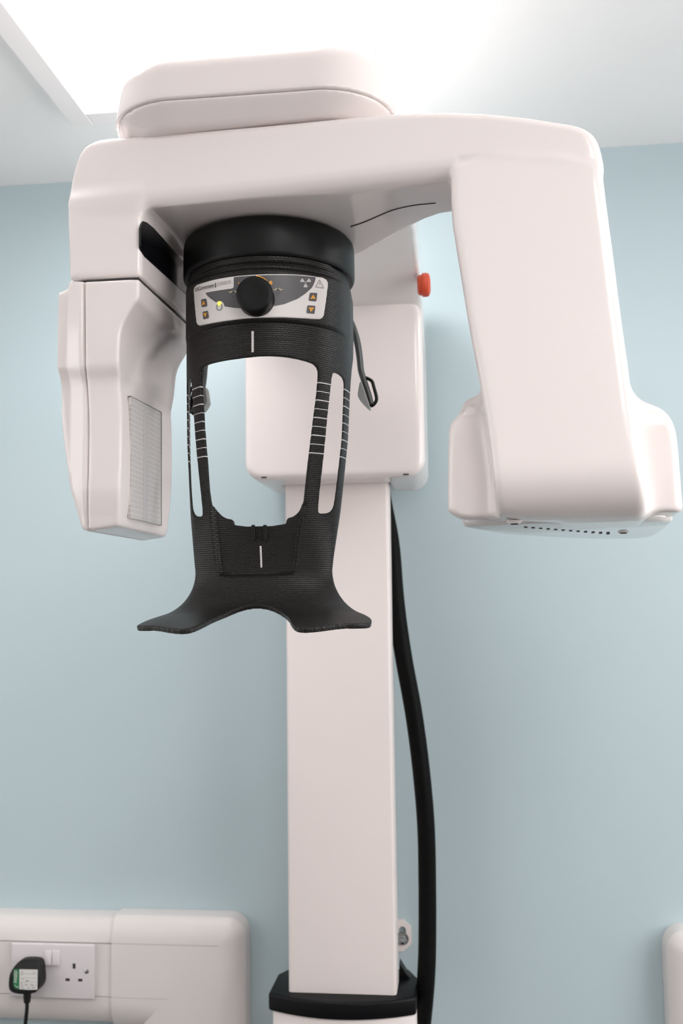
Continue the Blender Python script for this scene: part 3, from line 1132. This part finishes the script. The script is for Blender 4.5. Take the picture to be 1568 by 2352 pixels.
btn = [([(295, 630), (405, 605), (428, 770), (310, 790)], [(348, 645), (397, 742), (360, 732), (318, 760)], c3),
       ([(325, 890), (440, 865), (460, 1020), (345, 1050)], [(338, 915), (390, 920), (428, 900), (393, 1008)], c3),
       ([(1080, 432), (1222, 440), (1205, 598), (1060, 585)], [(1143, 468), (1192, 562), (1137, 545), (1083, 556)], c4),
       ([(1035, 672), (1188, 682), (1168, 835), (1018, 820)], [(1055, 706), (1108, 716), (1165, 712), (1098, 802)], c4)]
for sq, ar, cf in btn:
    q = ipoly([cf(x, y) for x, y in sq], O1)
    q2 = chaikin(chaikin(q, 1) * .0 + chaikin(q, 1), 0)
    # rounded square with a printed arrow
    rs = []
    for i in range(4):
        a, b, c = q[i - 1], q[i], q[(i + 1) % 4]
        rs += [b + (a - b) * .12, b + (a - b) * .03 + (c - b) * .03, b + (c - b) * .12]
    bn = decal('arrow_button', [rs], O1 + .0004, M['graywin'], panel)
    decal('arrow', [ipoly([cf(x, y) for x, y in ar], O1)], O1 + .0007, M['orange'], bn) if False else None
    bmA = decal_bm([ipoly([cf(x, y) for x, y in ar], O1)], O1 + .0007)
    mA = bpy.data.meshes.new('tmp')
    bmA.to_mesh(mA)
    bmA.free()
    bmB = bmesh.new()
    bmB.from_mesh(bn.data)
    n0 = len(bmB.faces)
    mA.transform(Matrix.Translation(-origin(bn)))
    bmB.from_mesh(mA)
    bmB.faces.ensure_lookup_table()
    for fc in bmB.faces[n0:]:
        fc.material_index = 1
    bn.data.materials.append(M['orange'])
    bmB.to_mesh(bn.data)
    bmB.free()
    bpy.data.meshes.remove(mA)


def strokes(lines, wd_, cf=None, off=O1):
    """ribbon polygons (arc, height) along pixel polylines"""
    out = []
    for L in lines:
        P = ipoly([cf(x, y) if cf else (x, y) for x, y in L], off)
        n = len(P)
        T = np.gradient(P, axis=0)
        N = np.stack([-T[:, 1], T[:, 0]], 1)
        N /= np.linalg.norm(N, axis=1)[:, None] + 1e-12
        for i in range(n - 1):
            out.append([P[i] + N[i] * wd_, P[i + 1] + N[i + 1] * wd_, P[i + 1] - N[i + 1] * wd_, P[i] - N[i] * wd_])
    return out


def arc_px(cx, cy, rx, ry, a0, a1, n=14):
    return [(cx + rx * math.cos(rad(a0 + (a1 - a0) * i / n)), cy + ry * math.sin(rad(a0 + (a1 - a0) * i / n))) for i in range(n + 1)]


# trefoil
tre = []
for ac in (-150, -30, 90):
    tre.append(ipoly([(701 + 12.5 * math.cos(rad(ac + k)), 649 + 11.5 * math.sin(rad(ac + k))) for k in (-25, -12, 0, 12, 25)] + [(701 + 3.2 * math.cos(rad(ac + k)), 649 + 3 * math.sin(rad(ac + k))) for k in (22, -22)], O1))
tre.append(ipoly(arc_px(701, 649, 1.6, 1.5, 0, 330, 11), O1))
decal('radiation_symbol', tre, O1 + .0006, M['inkpale'], panel)
decal('warning_symbol', strokes([[(1265, 188), (1345, 345)], [(1345, 345), (1190, 325)], [(1190, 325), (1265, 188)], [(1267, 230), (1266, 285)]], .00028, c4) + strokes([[(1266, 298), (1266, 304)]], .00028, c4), O1 + .0006, M['inkgrey'], panel)
# amber turning arrow around the knob
aro = strokes([arc_px(583, 679, 42.5, 44, -84, -47, 10)], .0011)
aro.append(ipoly([c4(300, 255), c4(375, 222), c4(370, 290)], O1))
aro.append(ipoly([c4(330, 205), c4(375, 222), c4(300, 262)], O1))
aro += strokes([[c3(1085, 290), c3(1105, 275)]], .0007)
decal('turn_arrow', aro, O1 + .0006, M['orange'], panel)
for cx, cy in ((638, 670.5), (536.5, 676)):
    decal('head_symbol', strokes([arc_px(cx, cy + 1, 4.2, 6, 0, 360, 16)], .00035), O1 + .0006, M['ink'], panel)
    decal('clamp_symbol', strokes([arc_px(cx, cy - .5, 6.3, 8, -165, -110, 5), arc_px(cx, cy - .5, 6.3, 8, -70, -15, 5)], .00045) + strokes([[(cx - 10.5, cy - 5), (cx - 7.5, cy - 5)], [(cx + 7.5, cy - 5), (cx + 10.5, cy - 5)]], .0005), O1 + .0006, M['cream'], panel)
decal('head_symbol', strokes([arc_px(503.8, 705, 6, 7.6, -60, 240, 18)], .0005), O1 + .0006, M['inkgrey'], panel)
q = inv(504, 697, O1)
bm = bmesh.new()
bm_lathe(bm, [(.0024, 0), (.0023, .0007), (.0015, .0014), (0, .0017)], S(q[0], q[1], O1), Vector(S(q[0], q[1], O1 + .01) - S(q[0], q[1], O1)), 24)
bm_obj('indicator_light', bm, M['led'], panel, smooth=True)


def text_polys(body, size, offset=0.0, space=1.0):
    cu = bpy.data.curves.new('print', 'FONT')
    cu.body = body
    cu.size = size
    cu.offset = offset
    cu.space_character = space
    cu.resolution_u = 3
    ob = bpy.data.objects.new('print', cu)
    sc.collection.objects.link(ob)
    dg = bpy.context.evaluated_depsgraph_get()
    me_ = bpy.data.meshes.new_from_object(ob.evaluated_get(dg))
    polys = [[tuple(me_.vertices[i].co[:2]) for i in p.vertices] for p in me_.polygons]
    bpy.data.objects.remove(ob)
    bpy.data.curves.remove(cu)
    bpy.data.meshes.remove(me_)
    return polys


def print_text(name, body, px0, px1, size, m_, par, off=O1, offset=0.0):
    """text from pixel px0 (baseline start), fitted to end at px1"""
    P = text_polys(body, 1.0, offset)
    x0 = min(p[0] for q_ in P for p in q_)
    x1 = max(p[0] for q_ in P for p in q_)
    a, b = ipoly([px0, px1], off)
    kx = (b[0] - a[0]) / (x1 - x0)
    kt = (b[1] - a[1]) / (x1 - x0)
    polys = [[(a[0] + (x - x0) * kx, a[1] + (x - x0) * kt + y * size) for x, y in q_] for q_ in P]
    bm = bmesh.new()
    for q_ in polys:
        try:
            bm.faces.new([bm.verts.new(Vector(S(x / K, y, off + .0006))) for x, y in q_])
        except ValueError:
            pass
    return bm_obj(name, bm, m_, par)


print_text('print', 'Carestream', c3(245, 440), c3(572, 362), .0058, M['ink'], panel, offset=.006)
print_text('print', 'DENTAL', c3(420, 418), c3(568, 385), .0021, M['inkpale'], panel)
print_text('print', 'CS 8100 3D', c3(640, 345), c3(930, 290), .0052, M['inkgrey'], panel)
decal('print_bar', strokes([[(602, 275), (604, 380)]], .0005, c3), O1 + .0006, M['ink'], panel)
decal('emblem', strokes([arc_px(*c3(195, 425), 2.1, 2.7, 20, 330, 12), arc_px(*c3(222, 405), 2.1, 2.9, 160, 470, 12)], .0003), O1 + .0006, M['ink'], panel)

# knob
q = inv(589, 687, O1)
p0, p1 = S(q[0], q[1], O1), S(q[0], q[1], O1 + .01)
bm = bmesh.new()
pr = [(0, -.002), (.0185, -.002), (.0185, .0145), (.0181, .0165), (.0170, .0178), (.0150, .0182), (.010, .0176), (0, .0170)]
bm_lathe(bm, pr, p0, Vector(p1 - p0), 72)
bm_obj('knob', bm, M['black'], panel, smooth=True, label='black round knob')

# ================================================================== CABLE SLEEVE
cs = [atY(872, 1085, -.075), atY(880, 1150, -.078), atY(898, 1250, -.085), atY(909, 1380, -.092), atY(925, 1500, -.098), atY(950, 1640, -.102), atY(967, 1770, -.104), atY(978, 1900, -.104), atY(981, 2040, -.104), atY(981, 2160, -.108), atY(979, 2230, -.112), atY(974, 2300, -.11), atY(966, 2370, -.10), atY(950, 2450, -.09)]
bm = bmesh.new()
ul = bm.loops.layers.uv.new('UVMap')
bm_tube(bm, smooth_path(cs, 10), .0142, .0142, seg=28, uvl=ul)
hm = mat('black_braided_sleeve', (.003, .003, .003), .5, spec=.10)
nt2 = hm.node_tree
u2 = nt2.nodes.new('ShaderNodeUVMap')
bk = nt2.nodes.new('ShaderNodeTexBrick')
bk.inputs['Scale'].default_value = 1
bk.inputs['Brick Width'].default_value = 1 / 26
bk.inputs['Row Height'].default_value = .0032
bk.inputs['Mortar Size'].default_value = .0006
bk.inputs['Mortar Smooth'].default_value = .6
bk.inputs['Color1'].default_value = (.5, .5, .5, 1)
bk.inputs['Color2'].default_value = (1, 1, 1, 1)
bk.inputs['Mortar'].default_value = (0, 0, 0, 1)
nt2.links.new(u2.outputs['UV'], bk.inputs['Vector'])
b2 = nt2.nodes.new('ShaderNodeBump')
b2.inputs['Strength'].default_value = .8
b2.inputs['Distance'].default_value = .0008
nt2.links.new(bk.outputs['Color'], b2.inputs['Height'])
nt2.links.new(b2.outputs['Normal'], nt2.nodes['Principled BSDF'].inputs['Normal'])
hose = bm_obj('cable_sleeve', bm, hm, None, smooth=True)
hose['label'] = 'thick black braided cable sleeve hanging beside the white column'
hose['category'] = 'cable'

# ================================================================== WALL TRUNKING
def tag(o, label, cat, group=None):
    o['label'] = label
    o['category'] = cat
    if group:
        o['group'] = group
    return o


ZT0, ZB0 = 1.0675, .8845
tprof = [(-.0005, ZT0), (-.028, ZT0 - .001), (-.034, ZT0 - .003), (-.040, ZT0 - .008), (-.0455, ZT0 - .0155), (-.0493, ZT0 - .024), (-.0515, ZT0 - .0375), (-.0515, ZT0 - .0390), (-.0475, ZT0 - .0391), (-.0475, ZT0 - .0407), (-.0515, ZT0 - .0408),
         (-.0515, ZB0 + .0572), (-.0475, ZB0 + .0571), (-.0475, ZB0 + .0556), (-.0515, ZB0 + .0555), (-.052, ZB0 + .0550), (-.0510, ZB0 + .044), (-.0485, ZB0 + .032), (-.0440, ZB0 + .022), (-.038, ZB0 + .0135), (-.031, ZB0 + .008), (-.0005, ZB0 + .007)]
bm = bmesh.new()
bm_prism(bm, [(-1.72, y, z) for y, z in tprof], (1.72 - .597, 0, 0))
tr = bm_obj('cable_trunking', bm, M['trunk'], smooth=True)
tag(tr, 'white straight run of wall trunking with two grooves, carrying the socket', 'cable trunking')


def elbow(name, xo, zo, sgn, xe, label):
    """flat elbow: horizontal arm leaves towards -sgn; vertical arm drops at xo. sgn=+1: outer corner top right"""
    Wd = .190
    prof = [(Wd, -.0005), (Wd, -.028), (Wd - .0015, -.034), (Wd - .006, -.0405), (Wd - .013, -.0465), (Wd - .021, -.0506), (Wd - .030, -.0533), (Wd - .041, -.0545), (.0580, -.0545), (.046, -.0536), (.034, -.0510), (.023, -.0465), (.013, -.040), (.006, -.0325), (.003, -.025), (.003, -.0005)]
    RC = .034
    stations = []
    n = 8
    bm = bmesh.new()

    def pt(q, d, st):
        # inner corner of the elbow in local (i,j): outer corner at (0,0), inner at (-Wd,-Wd)
        e = Wd - q
        if st == 'a':
            return (sgn * (xe * sgn), None)
    rings = []
    # start of the horizontal arm
    rings.append([(xe, d, zo - (Wd - q)) for q, d in prof])
    for k in range(n + 1):
        a = math.pi / 2 * (1 - k / n)
        ring = []
        for q, d in prof:
            e = Wd - q
            r = max(RC - e, 0.0)
            m_ = max(e, RC)
            if r > 0:
                x = -RC + r * math.cos(a)
                z = -RC + r * math.sin(a)
            else:
                x, z = -e, -e
            ring.append((xo + sgn * x, d, zo + z))
        rings.append(ring)
    rings.append([(xo - sgn * (Wd - q), d, .55) for q, d in prof])
    V = [[bm.verts.new(p) for p in r] for r in rings]
    for A, B in zip(V, V[1:]):
        for i in range(len(prof)):
            j = (i + 1) % len(prof)
            vs_ = [A[i], B[i], B[j], A[j]]
            try:
                bm.faces.new(vs_)
            except ValueError:
                pass
    bm.faces.new(V[0])
    bm.faces.new(V[-1][::-1])
    bmesh.ops.remove_doubles(bm, verts=bm.verts, dist=1e-6)
    o = bm_obj(name, bm, M['trunk'], smooth=True)
    o.data.set_sharp_from_angle(angle=rad(17))
    for e, x1 in ((.0425, xo - sgn * .0425), (.1300, xo - sgn * .1300)):
        gb = bmesh.new()
        bm_box(gb, min(xe, x1), max(xe, x1), -.05475, -.0540, zo - e - .0005, zo - e + .0005)  # thin darker strip on the face imitates the shade of a groove
        bm_obj('groove_shade', gb, M['trunk_line'], o)
    return tag(o, label, 'cable trunking')


elbow('trunking_elbow', -.3685, 1.0715, 1, -.5965, 'white elbow of wall trunking turning down, left of the column')
elbow('trunking_elbow', .3165, 1.068, -1, 1.2, 'white elbow of wall trunking cut off by the right edge of the photo')

# ---- double socket
def fq(px, py, Y=-.0545):
    return atY(px, py, Y)


pl = [fq(29, 2163), fq(219, 2168.5), fq(218, 2292), fq(25, 2289)]
sx0, sx1 = float(pl[0][0]), float(pl[1][0])
sz1, sz0 = float(pl[0][2] + pl[1][2]) / 2, float(pl[2][2] + pl[3][2]) / 2
sock = empty('double_socket', ((sx0 + sx1) / 2, -.0515, sz0), 'white double wall socket with two rocker switches, set in the trunking', 'wall socket')
bm = bmesh.new()
bm_box(bm, sx0, sx1, -.0605, -.0512, sz0, sz1)
bm_obj('face_plate', bm, M['socket'], sock, smooth=True, bevel=.0025, seg=3)
YP = -.0607
for px in ((103, 119), (121, 137)):
    a, b = atY(px[0], 2183, YP), atY(px[1], 2217, YP)
    bm = bmesh.new()
    bm_prism(bm, [(a[0], YP + .001, a[2]), (a[0], YP - .0008, a[2]), (a[0], YP - .0042, b[2] + .001), (a[0], YP + .001, b[2])], (b[0] - a[0], 0, 0))
    bm_obj('rocker_switch', bm, M['socket'], sock, smooth=True, bevel=.0005, seg=2)
for (x0, y0, x1, y1) in ((167, 2213, 173.2, 2225), (150.5, 2247, 160, 2253.5), (179.5, 2248, 189, 2254.5)):
    a, b = atY(x0, y0, YP), atY(x1, y1, YP)
    bm = bmesh.new()
    bm_box(bm, a[0], b[0], YP - .0001, YP + .002, b[2], a[2])
    bm_obj('pin_hole', bm, M['seam'], sock)
P = atY(198.5, 2230.5, YP)
bm = bmesh.new()
bm_lathe(bm, [(.0042, 0), (.0040, .0008), (.0025, .0013), (0, .0014)], P + np.array([0, .0003, 0]), (0, -1, 0), 24)
bm_obj('screw', bm, M['chrome'], sock, smooth=True)

# ---- plug with its test sticker
plug = empty('mains_plug', tuple(atY(63, 2240, -.0607)), 'black mains plug with green and white test sticker, pushed into the socket', 'plug')
YB, YF = -.0612, -.098
back_px = [(38, 2215), (45, 2207), (56, 2201.5), (85, 2202), (94, 2207), (98, 2216), (98.5, 2232), (100, 2242), (99.5, 2258), (94, 2268), (88, 2274), (60, 2277), (40, 2274), (31, 2268), (28, 2258), (29, 2240), (32, 2225)]
bp_ = chaikin([atY(x, y, -.075)[[0, 2]] for x, y in back_px], 1)
gx = grid(((bp_[:, 0].min() - .01, bp_[:, 0].max() + .01), (YF - .008, YB + .006), (bp_[:, 1].min() - .01, bp_[:, 1].max() + .01)), .0008)
X, Y2, Z = np.meshgrid(*gx, indexing='ij', sparse=True)
xx, zz = np.meshgrid(gx[0], gx[2], indexing='ij')
bd = poly_sdf(bp_, xx, zz)[:, None, :]
ztop = bp_[:, 1].max()
slope = np.clip((Z - (ztop - .022)) / .022, 0, 1) * .012
Fg = rmax(bd + 0 * Y2, np.maximum(YF + .006 + slope - Y2, Y2 - YB) + 0 * X, .004)
net_obj('plug_body', Fg.astype(np.float32), gx, M['blacksoft'], plug)
YS = YF + .0058
# sticker: green strip and white field with ruled rows
def sq(pts, m_, name, y=YS, par=plug):
    bm = bmesh.new()
    bm_prism(bm, [atY(a, b, y) for a, b in pts], (0, -.0002, 0))
    return bm_obj(name, bm, m_, par)


stick = sq([(32, 2226), (44.5, 2226.3), (44.5, 2272), (36, 2271), (31, 2265), (30, 2250)], M['green'], 'test_sticker')
sq([(44.5, 2226.3), (86.5, 2227), (86, 2273), (65, 2273.5), (44.5, 2272)], M['paper'], 'sticker_field', YS, stick)
for y in (2236.5, 2245.5, 2255, 2264):
    sq([(44.8, y), (86, y + .5), (86, y + .9), (44.8, y + .5)], M['inkgrey'], 'ruled_line', YS - .0003, stick)


def flat_text(body, p0, p1, size, m_, Y, par, name='print', rot=False):
    P = text_polys(body, 1.0, .01)
    x0 = min(p[0] for q_ in P for p in q_)
    x1 = max(p[0] for q_ in P for p in q_)
    a, b = atY(*p0, Y), atY(*p1, Y)
    e = np.array([b[0] - a[0], 0, b[2] - a[2]]) / (x1 - x0)
    nrm = np.array([-e[2], 0, e[0]]) / (np.hypot(e[0], e[2]))
    bm = bmesh.new()
    for q_ in P:
        bm.faces.new([bm.verts.new(Vector(a + e * (x - x0) + nrm * y * size)) for x, y in q_])
    return bm_obj(name, bm, m_, par)


flat_text('PASSED', (39, 2257), (39.5, 2229), .0075, M['paper'], YS - .0003, stick)
def ribbon_flat(name, pts, wpx, m_):
    bm = bmesh.new()
    for (x0, y0), (x1, y1) in zip(pts, pts[1:]):
        L = math.hypot(x1 - x0, y1 - y0)
        nx, ny = -(y1 - y0) / L * wpx, (x1 - x0) / L * wpx
        bm.faces.new([bm.verts.new(Vector(atY(a, b, YS - .0004))) for a, b in ((x0 + nx, y0 + ny), (x1 + nx, y1 + ny), (x1 - nx, y1 - ny), (x0 - nx, y0 - ny))])
    return bm_obj(name, bm, m_, stick)


ribbon_flat('tick', [(34, 2262), (39.5, 2268.5), (41.5, 2264.5)], .5, M['paper'])
for y, x0, x1, mm in ((2231, 48.5, 53, 'inkgrey'), (2234, 48.5, 54, 'inkgrey'), (2234.4, 76, 80, 'inkgrey'), (2239.5, 48, 51, 'inkgrey'), (2249, 49, 55, 'inkgrey'), (2253, 58, 66, 'ink'), (2252, 61, 67, 'inkgrey'), (2258, 48, 51, 'inkgrey'), (2261, 48, 52, 'inkgrey'), (2261, 58, 63, 'ink'), (2261.5, 70, 77, 'ink'), (2267, 48, 53, 'inkgrey'), (2270, 49, 56, 'inkgrey'), (2269.5, 63, 68, 'ink'), (2268.5, 73, 80, 'ink')):
    pts = [(x0 + (x1 - x0) * k / 6, y + (.9 if k % 2 else -.6)) for k in range(7)]
    ribbon_flat('handwriting', pts, .35, M[mm])
bm = bmesh.new()
bm_tube(bm, [atY(62.5, 2270, -.080), atY(62.5, 2280, -.080), atY(62.3, 2291, -.080), atY(62.2, 2300, -.080), atY(62.1, 2303, -.080)], lambda f: .0072 - .0022 * f, seg=20)
bm_obj('cord_grip', bm, M['blacksoft'], plug, smooth=True)
bm = bmesh.new()
bm_tube(bm, smooth_path([atY(62.2, 2298, -.080), atY(62, 2315, -.080), atY(60, 2335, -.079), atY(57.5, 2360, -.077), atY(54, 2400, -.075), atY(50, 2460, -.072)], 6), .0031, seg=16)
bm_obj('cord', bm, M['blacksoft'], plug, smooth=True)
